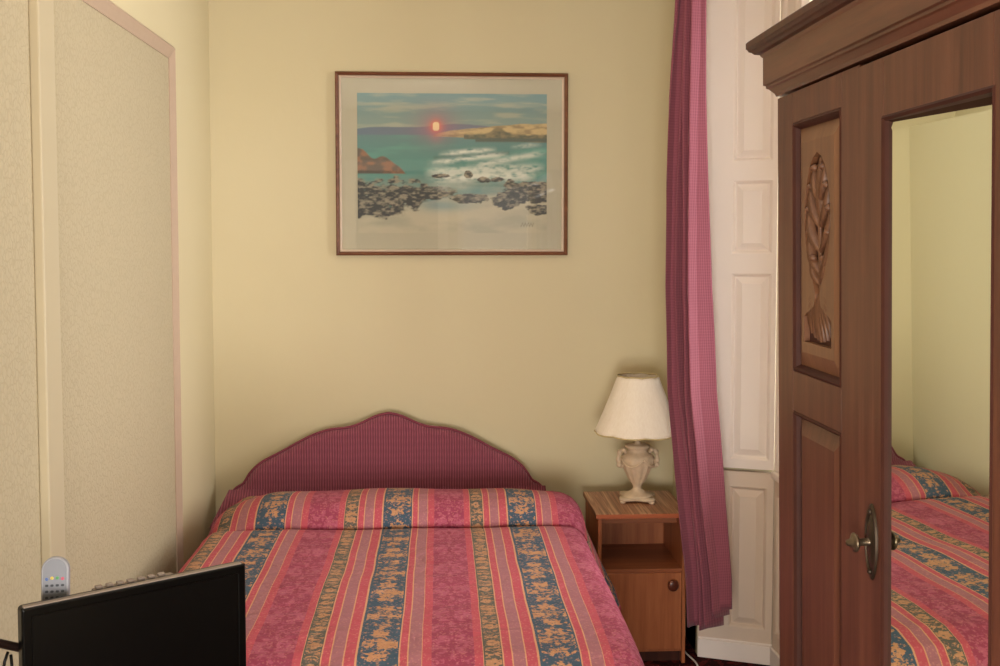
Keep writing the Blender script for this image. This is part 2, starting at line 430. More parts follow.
# light smoothing of the outline
for _ in range(3):
    hd = [hd[0]] + [((hd[i-1][0]+2*hd[i][0]+hd[i+1][0])/4, (hd[i-1][1]+2*hd[i][1]+hd[i+1][1])/4) for i in range(1, len(hd)-1)] + [hd[-1]]
outl = [(-x, z) for x, z in hd[::-1]] + hd[1:]
B = MB(); rows = []
for ins, yy in ((0,4.52),(0,4.485),(.004,4.472),(.012,4.463),(.03,4.458)):
    rows.append([(HC + x*(1-ins/.67), yy, .4+(z-.4)*(1-ins/.5)) for x, z in outl])
B.grid(rows)
n = len(outl); B.add(rows[-1] + [(HC+outl[i][0]*.955, 4.458, .40) for i in range(n)], [(i,i+1,n+i+1,n+i) for i in range(n-1)])
B.add(rows[0] + [(HC+outl[i][0], 4.52, .40) for i in range(n)], [(i,i+1,n+i+1,n+i) for i in range(n-1)])
hb = B.build('headboard', PLUM, bed, smooth=True)
B = MB(); B.tube([(HC+x, 4.474, z+.001) for x, z in outl[2:-2]], .005, 8); B.build('piping', plain('plum_piping', hx(128,54,72), .8), hb, smooth=True)
# gathered lower edge of the slip cover, sagging at both ends
B = MB(); rows = []
for j in range(9):
    t = j/8; row = []
    for i in range(121):
        s = i/120; x = HC - .672 + 1.344*s
        e = max(0, .12-min(s,1-s))/.12
        row.append((x + (-.05 if s < .5 else .015)*e*t, 4.452 - .012*math.sin(i*1.1)*t - .16*t*e*(1 if s < .5 else .3), .615 - .09*t - .03*e*t))
    rows.append(row)
B.grid(rows); B.build('cover_hem', PLUM, hb, smooth=True)

# bedspread: profile along the bed (y, z) then across with side drapes
prof = [(4.45,.575),(4.42,.590),(4.33,.618),(4.22,.655),(4.12,.682),(4.03,.697),(3.96,.699),(3.90,.690),(3.858,.674),(3.828,.654),(3.810,.637),(3.804,.624),(3.812,.613),(3.832,.603),(3.845,.598),
        (3.835,.594),(3.812,.603),(3.785,.617),(3.76,.623),(3.70,.628),(3.55,.626),(3.35,.624),(3.15,.627),(2.95,.624),(2.75,.623),(2.62,.615),(2.55,.590),(2.52,.55),(2.505,.45),(2.50,.30),(2.50,.2)]
def resample(p, step):
    out = [p[0]]
    for a, b in zip(p[:-1], p[1:]):
        L = math.hypot(b[0]-a[0], b[1]-a[1]); k = max(1, int(round(L/step)))
        for i in range(1, k+1): out.append((a[0]+(b[0]-a[0])*i/k, a[1]+(b[1]-a[1])*i/k))
    return out
pr = resample(prof, .008)
for _ in range(1):
    pr = [pr[0]]+[((pr[i-1][0]+3*pr[i][0]+pr[i+1][0])/5,(pr[i-1][1]+3*pr[i][1]+pr[i+1][1])/5) for i in range(1,len(pr)-1)]+[pr[-1]]
arc = [0]
for a, b in zip(pr[:-1], pr[1:]): arc.append(arc[-1]+math.hypot(b[0]-a[0], b[1]-a[1]))
def smooth01(t): t = max(0, min(1, t)); return t*t*(3-2*t)
def fbm(x, y, s=0):
    return (math.sin(x*7.1+s)*math.cos(y*5.3+s*2)+.5*math.sin(x*13.7+y*4.1+s)+.35*math.sin(x*3.1-y*17.3+s*1.7))
xc = -.19; HWR = .712; HWL = .66
NU = 150; rows = []; uvs = []
ICR = min(range(len(pr)), key=lambda k: (abs(pr[k][0]-3.842)+abs(pr[k][1]-.597)))
for i, (y, z) in enumerate(pr):
    on_pil = i < ICR; pil = smooth01((arc[ICR]-arc[i])/.03) if on_pil else 0         # on the pillow roll
    back = smooth01((4.45-y)/.15)
    head = smooth01((y-3.8)/.5)
    hwr = HWR + .02*pil; hwl = HWL
    zr = .085 if pil else .06                                # corner radius
    row = []
    for j in range(NU+1):
        u = -1.0 + 2.02*j/NU                                # arc coordinate relative to xc
        a = abs(u); side = 1 if u > 0 else -1
        hw = hwr if side > 0 else hwl
        flat = hw - zr
        if pil and side < 0: hw = .672; flat = hw-zr
        if a <= flat: dx = a; dz = 0
        elif a <= flat + zr*PI/2:
            th = (a-flat)/zr; dx = flat + zr*math.sin(th); dz = zr*(1-math.cos(th))
        else:
            L = a - flat - zr*PI/2; dx = hw; dz = zr + L
            fl = (.52*smooth01((4.0-y)/.12)*pil) if side > 0 else 0
            dx += fl*L*(1 if side > 0 else 0)
            dx += (.008*math.sin(y*19)*min(1, L*8)) * (1 if side > 0 else .3)
        # pillow ends sink gently toward the edges
        sink = 0
        if pil:
            ee = smooth01((a-.42)/.28)
            sink = (.05 if side < 0 else .018)*ee*smooth01((z-.6)/.07)
            if side < 0: sink *= 1.15
        zz = max(z - dz - sink, .10)
        if y < 2.56: zz = min(zz, z)
        wv = .0035*fbm(xc+u, y) * (1 if dz < .02 else .3)
        row.append((xc + side*dx, y + .01*math.sin(u*3+.6)*pil, zz + wv)); uvs.append((xc+u, arc[i]))
    rows.append(row)
B = MB(); B.grid(rows)
sp = B.build('bedspread', SPREAD, smooth=True, uvs=uvs)
tag(sp, 'striped maroon, teal and coral patterned bedspread laid over bed and pillows', 'bedspread')
md = sp.modifiers.new('Solid', 'SOLIDIFY'); md.thickness = .004; md.offset = 1

# ------------------------------------------------------------------ picture
PY = YB-.003
pic = thing('framed_picture', 'seascape print in thin brown wooden frame under glass above the bed', 'picture', (.054, PY, 1.6))
PX0, PX1, PZ0, PZ1 = -.444, .553, 1.604, 2.386
def rect_frame(x0, x1, z0, z1, w, y0, y1, prof=None):
    B = MB(); ring = [(0, y1), (0, y0), (w*.35, y0-.004), (w*.8, y0+.001), (w, y0+.004), (w, y1)]
    rows = [[(x0+d, yy, z0+d), (x1-d, yy, z0+d), (x1-d, yy, z1-d), (x0+d, yy, z1-d)] for d, yy in ring]
    B.grid(rows, closed_u=True); return B
FR = wood('picture_frame_wood', hx(74,42,26), hx(110,68,46), hx(140,92,66), 'x', .3)
rect_frame(PX0, PX1, PZ0, PZ1, .015, PY-.022, PY).build('frame', FR, pic)
rect_frame(PX0+.015, PX1-.015, PZ0+.015, PZ1-.015, .010, PY-.016, PY).build('inner_slip', plain('pale_slip', hx(216,196,176), .4), pic)
B = MB(); B.box(PX0+.02, PX1-.02, PY-.008, PY-.001, PZ0+.02, PZ1-.02); B.build('mat_board', plain('mat_board_grey_cream', hx(186,180,158), .8, .2, var=.02), pic)
ax0, ax1, az0, az1 = -.352, .463, 1.700, 2.298
NXp, NZp = 300, 220
X, Z = np.meshgrid(np.linspace(0, 1, NXp), np.linspace(0, 1, NZp))   # Z: 0 bottom, 1 top
def vnoise(x, y, s):
    r = np.random.RandomState(s); G = r.rand(80, 80)
    xi = np.floor(x).astype(int); yi = np.floor(y).astype(int); fx = x-xi; fy = y-yi
    fx = fx*fx*(3-2*fx); fy = fy*fy*(3-2*fy); g = lambda a, b: G[a % 80, b % 80]
    return (g(xi,yi)*(1-fx)+g(xi+1,yi)*fx)*(1-fy)+(g(xi,yi+1)*(1-fx)+g(xi+1,yi+1)*fx)*fy
def nz(x, y, s=1, o=4):
    t = 0; a = .5
    for k in range(o): t = t + a*vnoise(x*2**k, y*2**k, s+k); a *= .5
    return t/.94
def c3(*a): return np.array(hx(*a)[:3])
img = np.zeros((NZp, NXp, 3))
def blend(mask, col):
    global img
    mask = np.clip(mask, 0, 1)[..., None]; img = img*(1-mask) + (col if isinstance(col, np.ndarray) and col.ndim == 3 else col)*mask
lerp = lambda a, b, t: a + (b-a)*np.clip(t, 0, 1)[..., None]
hz = .735
sky = lerp(c3(140,160,150), c3(112,152,156), (Z-hz)/.27)
sky = lerp(sky, c3(170,176,158), (nz(X*5+3, Z*26, 11)-.50)*4)
blend(np.ones_like(X), sky)
# distant hills
hill = hz + .045*np.exp(-((X-.55)/.2)**2) + .02*np.exp(-((X-.15)/.2)**2) + .012*nz(X*12, X*0, 21)
blend((hill-Z)*160, lerp(c3(104,124,142), c3(122,124,142), X*1.2))
# sea
sea = lerp(c3(78,142,134), c3(104,140,142), (Z-.5)/.25)
sea = lerp(sea, c3(98,164,150), (nz(X*4, Z*22, 31)-.45)*3)
blend((hz-.03-Z)*200, sea)
# dunes at right
dt = hz - .03 + .085*np.clip((X-.40)/.5, 0, 1)**.6*(X > .40) + .012*(nz(X*14, Z*0, 41)-.5)
dl = hz - .045 - .03*np.clip((X-.45)/.5, 0, 1)
blend(np.minimum((dt-Z)*200, (Z-dl)*200)*(X > .40), lerp(c3(206,182,132), c3(160,140,104), (nz(X*20, Z*50, 43)-.45)*4))
blend(np.minimum((hz-.02+.045*np.exp(-((X-.74)/.05)**2)+.02*(nz(X*30,Z*8,45)-.5)-Z)*90, (Z-dl+.01)*200)*.85*(X > .56), lerp(c3(96,100,84), c3(140,128,98), (nz(X*30, Z*40, 46)-.4)*4))
blend(np.minimum((hz-.045-Z)*120, (Z-(hz-.085))*120)*(X > .62)*.7, c3(86,98,92))
# pale-centred orange disc low over the water, mauve around it
blend(np.exp(-(((X-.413)/.10)**2+((Z-.77)/.12)**2))*.55, c3(176,110,130))
blend(np.exp(-(((X-.413)/.035)**2+((Z-.765)/.05)**2))*.95, c3(236,118,92))
blend((1-(((X-.413)/.017)**4+((Z-.765)/.032)**4))*3, c3(255,226,176))
blend(np.exp(-(((X-.413)/.03)**2+((Z-.70)/.05)**2))*.35, c3(190,120,130))
# breakers
def foam(zc, amp, th, x0, x1, al):
    zz = zc + amp*(X-x0) + .015*(nz(X*10, X*0+zc*9, 51)-.5)
    m = np.exp(-((Z-zz)/th)**2)*np.clip((X-x0)*14, 0, 1)*np.clip((x1-X)*14, 0, 1)
    blend(m*al*np.clip(nz(X*34, Z*60, 53)*2.4-.35, 0, 1), c3(226,228,214))
blend(np.exp(-((Z-(.545+.10*(X-.45)))/.012)**2)*(X > .4)*(X < .8)*.5, c3(66,98,98))
foam(.565, .12, .016, .42, .74, 1); foam(.50, .16, .018, .36, .80, .9); foam(.48, .26, .022, .60, 1.0, .8)
foam(.62, .1, .014, .80, .98, .8); foam(.44, .05, .03, .34, 1.0, .8); foam(.40, .0, .04, .35, .95, .7)
blend(np.clip(.46-Z, 0, 1)*6*(Z > .2), lerp(c3(150,160,146), c3(108,148,142), (nz(X*9, Z*20, 61)-.4)*3))
foam(.40, .04, .035, .40, .95, .9)
# orange rocks left
rk = .60 - .10*np.clip((X-.0)/.14, 0, 2) + .05*np.exp(-((X-.17)/.05)**2) + .02*nz(X*25, Z*3, 71)
rk = np.where(X > .40, 0, rk + .012*np.sin(X*60) - .05*np.clip((X-.22)/.18, 0, 1))
blend(np.minimum((rk-Z)*90, (Z-.42)*90), lerp(c3(150,108,82), c3(98,88,80), (nz(X*26, Z*30, 73)-.38)*4))
# beach
bt = .17 + .09*np.clip((X-.2)/.35, 0, 1) - .04*np.clip((X-.75)/.2, 0, 1)
blend((bt+.02-Z)*60, lerp(c3(196,188,162), c3(176,172,150), (nz(X*6, Z*14, 81)-.4)*3))
# wet blue shallows
blend(np.exp(-(((X-.45)/.13)**2+((Z-.20)/.045)**2))*.8, c3(120,152,156))
# dark foreground rocks
def rocks(cx, cz, w, h, s, a=1):
    e = 1-(((X-cx)/w)**2 + ((Z-cz)/h)**2) + (nz(X*20, Z*26, s)-.5)*2.4
    shade = lerp(c3(62,66,66), c3(158,150,130), (nz(X*44, Z*70, s+3, 3)-.40)*3.2+(Z-cz)/h*.35)
    blend(e*6*a, shade)
rocks(.16, .28, .24, .11, 91, .5); rocks(.10, .17, .15, .07, 93, .4); rocks(.36, .29, .15, .05, 94, .5); rocks(.60, .25, .12, .035, 95); rocks(.77, .23, .10, .06, 96)
rocks(.90, .30, .15, .085, 97); rocks(.97, .17, .10, .04, 98); rocks(.44, .41, .045, .014, 99); rocks(.585, .42, .022, .03, 100); rocks(.70, .385, .06, .022, 101)
blend((np.exp(-(((X-.50)/.12)**2+((Z-.34)/.05)**2))-.2)*(.7)*nz(X*18, Z*30, 111), c3(206,208,196))
# small signature flourish at lower right
sg = np.exp(-((Z-(.06+.010*np.sin(X*420)))/.006)**2)*(X > .86)*(X < .93)
blend(sg*.6, c3(96,84,80))
img = img*.93 + c3(158,158,150)*.07
B = MB(); B.grid([[(ax0+(ax1-ax0)*x, PY-.0095, az0+(az1-az0)*z) for x in np.linspace(0, 1, NXp)] for z in np.linspace(0, 1, NZp)])
art = B.build('print', PAINT, pic)
ca = art.data.color_attributes.new('paint', 'FLOAT_COLOR', 'POINT')
buf = np.ones((NXp*NZp, 4), dtype=np.float32); buf[:, :3] = img.reshape(-1, 3)
ca.data.foreach_set('color', buf.ravel())
B = MB(); B.add([(PX0+.022, PY-.0125, PZ0+.022), (PX1-.022, PY-.0125, PZ0+.022), (PX1-.022, PY-.0125, PZ1-.022), (PX0+.022, PY-.0125, PZ1-.022)], [(0,1,2,3)])
B.build('glass', GLASS, pic)

# ------------------------------------------------------------------ nightstand
ns = thing('bedside_cabinet', 'small teak bedside cabinet with open niche and round-knobbed door beside bed', 'cabinet', (.785, 4.19, 0))
x0, x1, y0, y1 = .610, .966, 4.02, 4.38
B = MB(); B.box(x0+.004, x0+.018, y0, y1, .0, .583); B.box(x1-.018, x1-.004, y0, y1, .0, .583); B.box(x0+.018, x1-.018, y1-.01, y1, .03, .583); B.box(x0+.018, x1-.018, y0+.01, y1-.01, .045, .06)
B.build('carcass', TEAK, ns, bevel=.0015)
B = MB(); B.box(x0-.006, x1+.006, y0-.012, y1+.004, .583, .603); B.build('top', ZEBRA, ns, bevel=.003)
B = MB(); B.box(x0-.0065, x1+.0065, y0-.0135, y0-.0118, .5845, .6015); B.build('edge_strip', wood('teak_edge', hx(120,58,32), hx(166,88,52), hx(190,110,70), 'x', .35), ns, bevel=.0005)
B = MB(); B.box(x0+.018, x1-.018, y0+.006, y1-.01, .362, .378); B.build('shelf', TEAKH, ns, bevel=.001)
B = MB(); B.box(x0+.018, x1-.018, y0+.10, y0+.115, .535, .583); B.build('back_rail', TEAKH, ns, bevel=.001)
B = MB(); B.box(x0+.02, x1-.02, y0-.0, y0+.016, .058, .362); dr = B.build('door', TEAK, ns, bevel=.002)
B = MB(Matrix.Translation((.908, y0-.001, .318)) @ Matrix.Rotation(PI/2, 4, 'X')); B.lathe([(.001,-.002),(.009,-.002),(.009,.008),(.020,.012),(.0225,.018),(.021,.023),(.012,.026),(.001,.0262)], 32)
B.build('knob', wood('knob_dark_wood', hx(70,32,20), hx(96,48,32), hx(118,64,44), 'z', .3), dr, smooth=True)
B = MB(); B.box(x0+.018, x1-.018, y0+.03, y0+.045, 0, .045); B.build('plinth', MAHOD, ns)

# ------------------------------------------------------------------ lamp
LX, LY, LZ = .806, 4.225, .603
lamp = thing('table_lamp', 'cream urn table lamp with ivory gold-trimmed shade on bedside cabinet', 'lamp', (LX, LY, LZ))
B = MB()
flute = lambda a, z: (1.16 if z > .07 and z < .232 else 1) + (.035*math.cos(12*a) if .065 < z < .17 else 0)
B.lathe([(.001,.018),(.058,.018),(.060,.024),(.050,.030),(.036,.034),(.026,.042),(.018,.050),(.016,.058),(.021,.063),(.020,.068),(.026,.078),(.036,.100),(.046,.125),(.054,.150),(.058,.168),(.057,.182),(.050,.192),(.040,.198),(.034,.206),(.036,.214),(.043,.222),(.044,.228),(.036,.232),(.012,.236),(.011,.27),(.001,.27)], 72, (LX,LY,LZ), flute)
# scrolled four-lobed foot plate
ol = []
for k in range(96):
    a = 2*PI*k/96; r = .062 + .030*abs(math.cos(2*a + PI/4*0))**2.2
    ol.append((LX+r*math.cos(a+.6), LY+r*math.sin(a+.6)))
B.prism(ol, LZ+.010, LZ+.020)
body = B.build('urn_base', SHELLW, lamp, smooth=True)
for k in range(4):
    a = .6 + k*PI/2
    B = MB(); B.lathe([(.001,0),(.010,0),(.013,.006),(.009,.012),(.001,.014)], 16, (LX+.082*math.cos(a), LY+.082*math.sin(a), LZ)); B.build('foot', SHELLW, lamp, smooth=True)
for s in (-1, 1):
    pts = []
    for k in range(20):
        t = k/19; a = -PI*.55 + t*PI*1.35
        rr = .030*(1-.35*t)
        pts.append((LX + s*(.061 + rr*math.cos(a)*.75), LY-.006, LZ+.180 + .036*math.sin(a)*(1-.2*t)))
    B = MB(); B.tube(pts, [.0085+.003*math.sin(k*1.3) for k in range(20)], 10)
    B.lathe([(.001,-.013),(.010,-.008),(.013,0),(.009,.009),(.001,.012)], 12, (LX+s*.076, LY-.01, LZ+.150))
    B.build('handle', SHELLW, lamp, smooth=True)
# festoon garland across the urn
B = MB()
for s in range(4):
    a0 = s*PI/2+.2
    B.tube([(LX+(.068)*math.cos(a0+t*PI/2), LY+.068*math.sin(a0+t*PI/2), LZ+.178-.030*math.sin(PI*t)) for t in [i/12 for i in range(13)]], .005, 8)
B.build('garland', SHELLW, body, smooth=True)
ZS0, ZS1 = .285, .512
r0s, r1s = .177, .083
def scal(a): return .985 + .015*math.cos(8*a)
NSd = 128; rows = []
for j in range(17):
    t = j/16; row = []
    for k in range(NSd):
        a = 2*PI*k/NSd+.2
        r = (r0s + (r1s-r0s)*t - .002*math.sin(PI*t))
        lob = abs(math.sin(4*a)); r *= (1-.028*(1-lob)**2*(1-t*.5))
        zz = ZS0 + (ZS1-ZS0)*t - .004*lob*(1-t) + .003*lob*t
        row.append((LX+r*math.cos(a), LY+r*math.sin(a), LZ+zz))
    rows.append(row)
B = MB(); B.grid(rows, closed_u=True); sh = B.build('lamp_shade', SHADE, lamp, smooth=True)
so = sh.modifiers.new('Solid', 'SOLIDIFY'); so.thickness = .0015
for row in (rows[0], rows[-1]):
    B = MB(); B.tube(row+[row[0]], .003, 8); B.build('gold_trim', GOLD, sh, smooth=True)
B = MB()
B.lathe([(.001,0),(.016,0),(.017,.05),(.013,.055),(.001,.055)], 20, (LX,LY,LZ+.268)); B.build('bulb_holder', DARKM, lamp, smooth=True)
B = MB(); B.lathe([(.001,0),(.012,.0),(.014,.02),(.028,.06),(.030,.08),(.022,.105),(.001,.115)], 24, (LX,LY,LZ+.32)); B.build('bulb', WHITE, lamp, smooth=True)
B = MB()
for k in range(3):
    a = k*2*PI/3; B.tube([(LX, LY, LZ+.48), (LX+.078*math.cos(a), LY+.078*math.sin(a), LZ+ZS1-.006)], .0015, 6)
B.tube([(LX,LY,LZ+.43),(LX,LY,LZ+.48)], .002, 6)
B.build('shade_carrier', GOLD, lamp)

# ------------------------------------------------------------------ curtain
ZT = 2.82
def lerpt(tab, z):
    for (a, va), (b, vb) in zip(tab[:-1], tab[1:]):
        if a >= z >= b: t = (a-z)/(a-b); return va+(vb-va)*t
    return tab[0][1] if z > tab[0][0] else tab[-1][1]
#           z     left x at y=4.2 / right x at y=3.98
Ltab = [(2.82,.935),(2.5,.925),(2.2,.905),(1.9,.892),(1.5,.886),(1.1,.902),(.7,.952),(.4,.985),(.1,.992)]
Rtab = [(2.82,.945),(2.2,.945),(1.9,.950),(1.5,.958),(1.1,.972),(.7,1.012),(.4,1.052),(.1,1.072)]
NT, NH = 120, 90; rows = []; uvs = []
for i in range(NH+1):
    h = i/NH; row = []
    for j in range(NT+1):
        t = j/NT
        zb = .185 + .10*smooth01((t-.35)/.65)
        z = ZT + (zb-ZT)*h
        L = Vector((lerpt(Ltab, z), 3.945)); R = Vector((lerpt(Rtab, z), 3.80))
        p = L.lerp(R, t); d = (R-L).normalized(); nrm = Vector((d.y, -d.x))
        amp = .032 + .016*h
        ph = 2*PI*(3.6*t + .10*math.sin(h*2.4) + .05*math.sin(t*6+h*3))
        w = math.sin(ph + .45*math.sin(ph)); off = amp*(w*.9 + .25*math.sin(2*ph+1)) + .012*math.sin(.43*ph+.6) + .006*math.sin(h*9+t*11)
        gather = .010*math.cos(ph)
        p = p + nrm*off + d*gather
        row.append((p.x, p.y, z)); uvs.append((t*.9, z))
    rows.append(row)
B = MB(); B.grid(rows)
cur = B.build('curtain', CURT, smooth=True, uvs=uvs); cur.modifiers.new('Solid', 'SOLIDIFY').thickness = .003
tag(cur, 'long rose-plum woven curtain hanging gathered at the window edge behind lamp', 'curtain')
B = MB(); B.tube([(.93, 4.1, 2.835), (.93, 2.5, 2.835)], .012, 12)
B.tube([(.93, 4.1, 2.835), (1.03, 4.1, 2.835)], .008, 8)
tag(B.build('curtain_rail', WHITE, smooth=True), 'slim white curtain rail above the window recess, out of frame', 'curtain rail')

# ------------------------------------------------------------------ cable on the floor
B = MB(); pts = []
for k in range(40):
    t = k/39
    pts.append((.985+.012*math.sin(t*9), 4.36-.42*t, .006+.55*max(0, 1-t*6)**2))
pts = [(.99, 4.42, .5), (.99, 4.42, .3), (.99, 4.41, .12)] + [(.992+.012*math.sin(k*.35)*k/24, 4.38-.40*k/24, .05*max(0, 1-k/6)+.0045) for k in range(25)]
B.tube(pts, .0035, 8); tag(B.build('power_cable', WCABLE, smooth=True), 'thin white power cable trailing on the carpet beside the bedside cabinet', 'cable')

# ------------------------------------------------------------------ wardrobe
WX = .60; WB = .985; W0, W1 = .665, 1.855; KW = 1.25; KZ = 1.67*(1-KW)      # front plane, near and far ends
wr = thing('wardrobe', 'dark mahogany wardrobe with carved side panel, long mirror and cornice at right', 'wardrobe', (1.0, 1.575, 0))
B = MB(); B.box(WX+.03, WB, W0, W0+.02, .42, 1.93); B.box(WX+.03, WB, W1-.02, W1, .42, 1.93); B.box(WB-.015, WB, W0+.02, W1-.02, .42, 1.93)
B.box(WX+.03, WB, W0, W1, .41, .42); B.box(WX+.03, WB-.015, W0+.02, W1-.02, .62, .635)
B.build('carcass', MAHO, wr, bevel=.002)
# cornice: frieze plus projecting moulding, profile swept round front and both ends
def swept(prof, name, mat):
    B = MB(); rows = []
    for o, z in prof:
        rows.append([(WB, W1+o, z), (WX-o, W1+o, z), (WX-o, W0-o, z), (WB, W0-o, z)])
    B.grid(rows)
    return B, rows
B, rows = swept([(-.03,1.929),(.002,1.929),(.004,1.934),(.012,1.943),(.016,1.945),(.016,1.949),(.020,1.951),(.020,2.000),(.023,2.003),(.025,2.008),(.018,2.010)], 'cornice', MAHOH)
fz = B.build('frieze', MAHOH, wr)
B, rows = swept([(.024,2.006),(.032,2.008),(.036,2.012),(.040,2.014),(.042,2.018),(.044,2.020),(.044,2.030),(.041,2.033),(.0,2.038)], 'cornice', MAHOD)
r = rows[-1]; B.add(r, [(0,1,2,3)])
B.build('cornice', MAHOD, wr)
# local frame on the wardrobe front: x = along (from far end toward camera), y = up, z = outward (-x world)
def WM(y, z, d=0): return Matrix(((0,0,-1,WX-d),(-1,0,0,y),(0,1,0,z),(0,0,0,1)))
ZB, ZTp = .64, 1.925
def framework(y_far, y_near, openings, name, parent, th=.028, stile_mat=MAHO):
    """stiles and rails around openings given as (z0, z1); stile widths given"""
    W = y_far-y_near; (s0, s1, ops) = openings
    B = MB(WM(y_far, 0)); B.box(0, s0, ZB, ZTp, -th, 0); B.box(W-s1, W, ZB, ZTp, -th, 0)
    zs = [ZB] + [z for o in ops for z in o] + [ZTp]
    for k in range(0, len(zs), 2): B.box(s0, W-s1, zs[k], zs[k+1], -th, 0)
    return B.build(name, stile_mat, parent, bevel=.0015)
def teardrop(n=72):
    pts = []
    cy = 1.70
    right = [(0,1.815),(.018,1.808),(.035,1.792),(.048,1.765),(.056,1.73),(.058,1.70),(.052,1.67),(.040,1.64),(.026,1.615),(.016,1.60),(.011,1.587),(.011,1.578),(.016,1.566),(.030,1.558),(.052,1.551),(.061,1.546),(.061,1.503)]
    for _ in range(2):
        q = [right[0]]
        for a, b in zip(right[:-2], right[1:-1]):
            q.append((a[0]*.5+b[0]*.5, a[1]*.5+b[1]*.5)); q.append(b)
        q.append(right[-1]); right = q
    left = [(-x, z) for x, z in right[1:]][::-1]
    return right + left
def leaf(B, p0, p1, w, bend, h, z0, n=10):
    """tapered ridge-backed leaf between two points on the panel"""
    p0 = Vector(p0); p1 = Vector(p1); d = p1-p0; nn = Vector((-d.y, d.x)).normalized(); rows = []
    for i in range(n+1):
        t = i/n; c = p0 + d*t + nn*bend*math.sin(PI*t); ww = w*(math.sin(PI*min(1, t*.9+.1))**.8)+.0004
        hh = h*(.35+.65*math.sin(PI*min(1, t*.85+.1)))
        dn = (d + nn*bend*PI*math.cos(PI*t)).normalized(); cn = Vector((-dn.y, dn.x))
        prof = [(-1,0),(-.7,.55),(-.3,.8),(0,.62),(.3,.8),(.7,.55),(1,0)]
        rows.append([(c.x+cn.x*ww*a, c.y+cn.y*ww*a, z0+hh*b) for a, b in prof])
    B.grid(rows)
def side_section(y_far, y_near, sL, sR, flip=False):
    W = y_far-y_near
    sec = framework(y_far, y_near, (sL, sR, [(.71,1.379),(1.448,1.873)]), 'side_section', wr)
    a, b = sL, W-sR
    # lip mouldings inside the openings
    for (z0, z1) in ((.71,1.379),(1.448,1.873)):
        B = MB(WM(y_far, 0)); ring = [(0,-.001),(.004,.001),(.008,-.003),(.010,-.007),(.012,-.011)]
        B.grid([[(a+d,z0+d,h),(b-d,z0+d,h),(b-d,z1-d,h),(a+d,z1-d,h)] for d, h in ring], closed_u=True)
        B.build('lip_moulding', DARKR, sec)
    # lower fielded panel
    def fielded(z0, z1, nm, mat, hole=None):
        B = MB(WM(y_far, 0)); bw = .026
        ring = [(.006,-.011),(.011,-.011),(.011+bw,-.003)]
        B.grid([[(a+d,z0+d,h),(b-d,z0+d,h),(b-d,z1-d,h),(a+d,z1-d,h)] for d, h in ring], closed_u=True)
        d = ring[-1][0]; rect = [(a+d,z0+d),(b-d,z0+d),(b-d,z1-d),(a+d,z1-d)]
        if not hole: B.add([(x,z,-.003) for x, z in rect], [(0,1,2,3)])
        else:
            bm = bmesh.new(); E = []
            for lp in (rect, hole):
                vs = [bm.verts.new((x, z, 0)) for x, z in lp]
                E += [bm.edges.new((vs[i], vs[(i+1) % len(vs)])) for i in range(len(vs))]
            bmesh.ops.triangle_fill(bm, edges=E, use_beauty=True)
            bm.verts.index_update(); bm.verts.ensure_lookup_table()
            B.add([(v.co.x, v.co.y, -.003) for v in bm.verts], [tuple(v.index for v in f.verts) for f in bm.faces]); bm.free()
            B.grid([[(x,z,-.003) for x, z in hole], [(x,z,-.013) for x, z in hole]], closed_u=True)
        return B.build(nm, mat, sec)
    fielded(.71, 1.379, 'lower_panel', MAHO)
    cxm = (a+b)/2
    hole = [(cxm+x, z) for x, z in teardrop()]
    up = fielded(1.448, 1.873, 'carved_panel', MAHOL, hole)
    B = MB(WM(y_far, 0)); B.box(a+.02, b-.02, 1.49, 1.83, -.0155, -.0128); B.build('sunk_ground', DARKR, up); B = MB(WM(y_far, 0))
    q = -.0128
    # stem and leaves
    B.tube([(cxm+.0, 1.53, q), (cxm, 1.60, q+.003), (cxm, 1.70, q+.004), (cxm, 1.79, q+.003)], [.006,.004,.0045,.002], 8)
    for s in (-1, 1):
        for (za, xb, zb, w, bd) in ((1.602,.030,1.648,.0055,.010),(1.618,.047,1.690,.0075,.014),(1.655,.050,1.728,.0085,.014),(1.695,.040,1.765,.0080,.011),(1.735,.024,1.795,.0065,.007)):
            leaf(B, (cxm+s*.002, za), (cxm+s*xb, zb), w, -s*bd, .016, q)
            B.lathe([(.0001,0),(.0055,.003),(.006,.008),(.003,.013),(.0001,.014)], 10, (cxm+s*(xb-.006), zb-.004, q))
        for (xb, zb, w, bd) in ((.055,1.548,.0055,.014),(.053,1.530,.0055,.013),(.042,1.518,.0055,.010),(.028,1.512,.0055,.006),(.013,1.509,.005,.003)):
            leaf(B, (cxm+s*.002, 1.582), (cxm+s*xb, zb), w, s*bd, .013, q)
    leaf(B, (cxm, 1.575), (cxm, 1.507), .009, 0, .014, q); leaf(B, (cxm, 1.70), (cxm, 1.808), .009, 0, .014, q)
    B.build('carving', MAHOC, up, smooth=True)
    return sec
side_section(W1, 1.49, .078, .068)
side_section(1.03, W0, .068, .078)
B = MB(WM(1.49, 0)); W = .458; ma, mb = .087, .372
th = .028; mz0, mz1 = .73, 1.838
B.box(0, ma, ZB, ZTp-.004, -th, .002); B.box(mb, W, ZB, ZTp-.004, -th, .002); B.box(ma, mb, ZB, mz0, -th, .002); B.box(ma, mb, mz1, ZTp-.004, -th, .002)
door = B.build('door', MAHO, wr, bevel=.0015); door['label'] = 'central mirrored wardrobe door'
B = MB(WM(1.49, 0)); ring = [(.0,-.007),(.001,-.005),(.018,-.002)]; TY = math.tan(math.radians(3.2))
mzz = lambda x, h: h - (x-ma)*TY
rw = [[(x, z, mzz(x, h) - (1.838-z)*math.tan(math.radians(-.0))) for x, z in ((ma+d,mz0+d),(mb-d,mz0+d),(mb-d,mz1-d),(ma+d,mz1-d))] for d, h in ring]
B.grid(rw, closed_u=True); B.add(rw[-1], [(0,1,2,3)])
B.build('mirror', MIRROR, door)
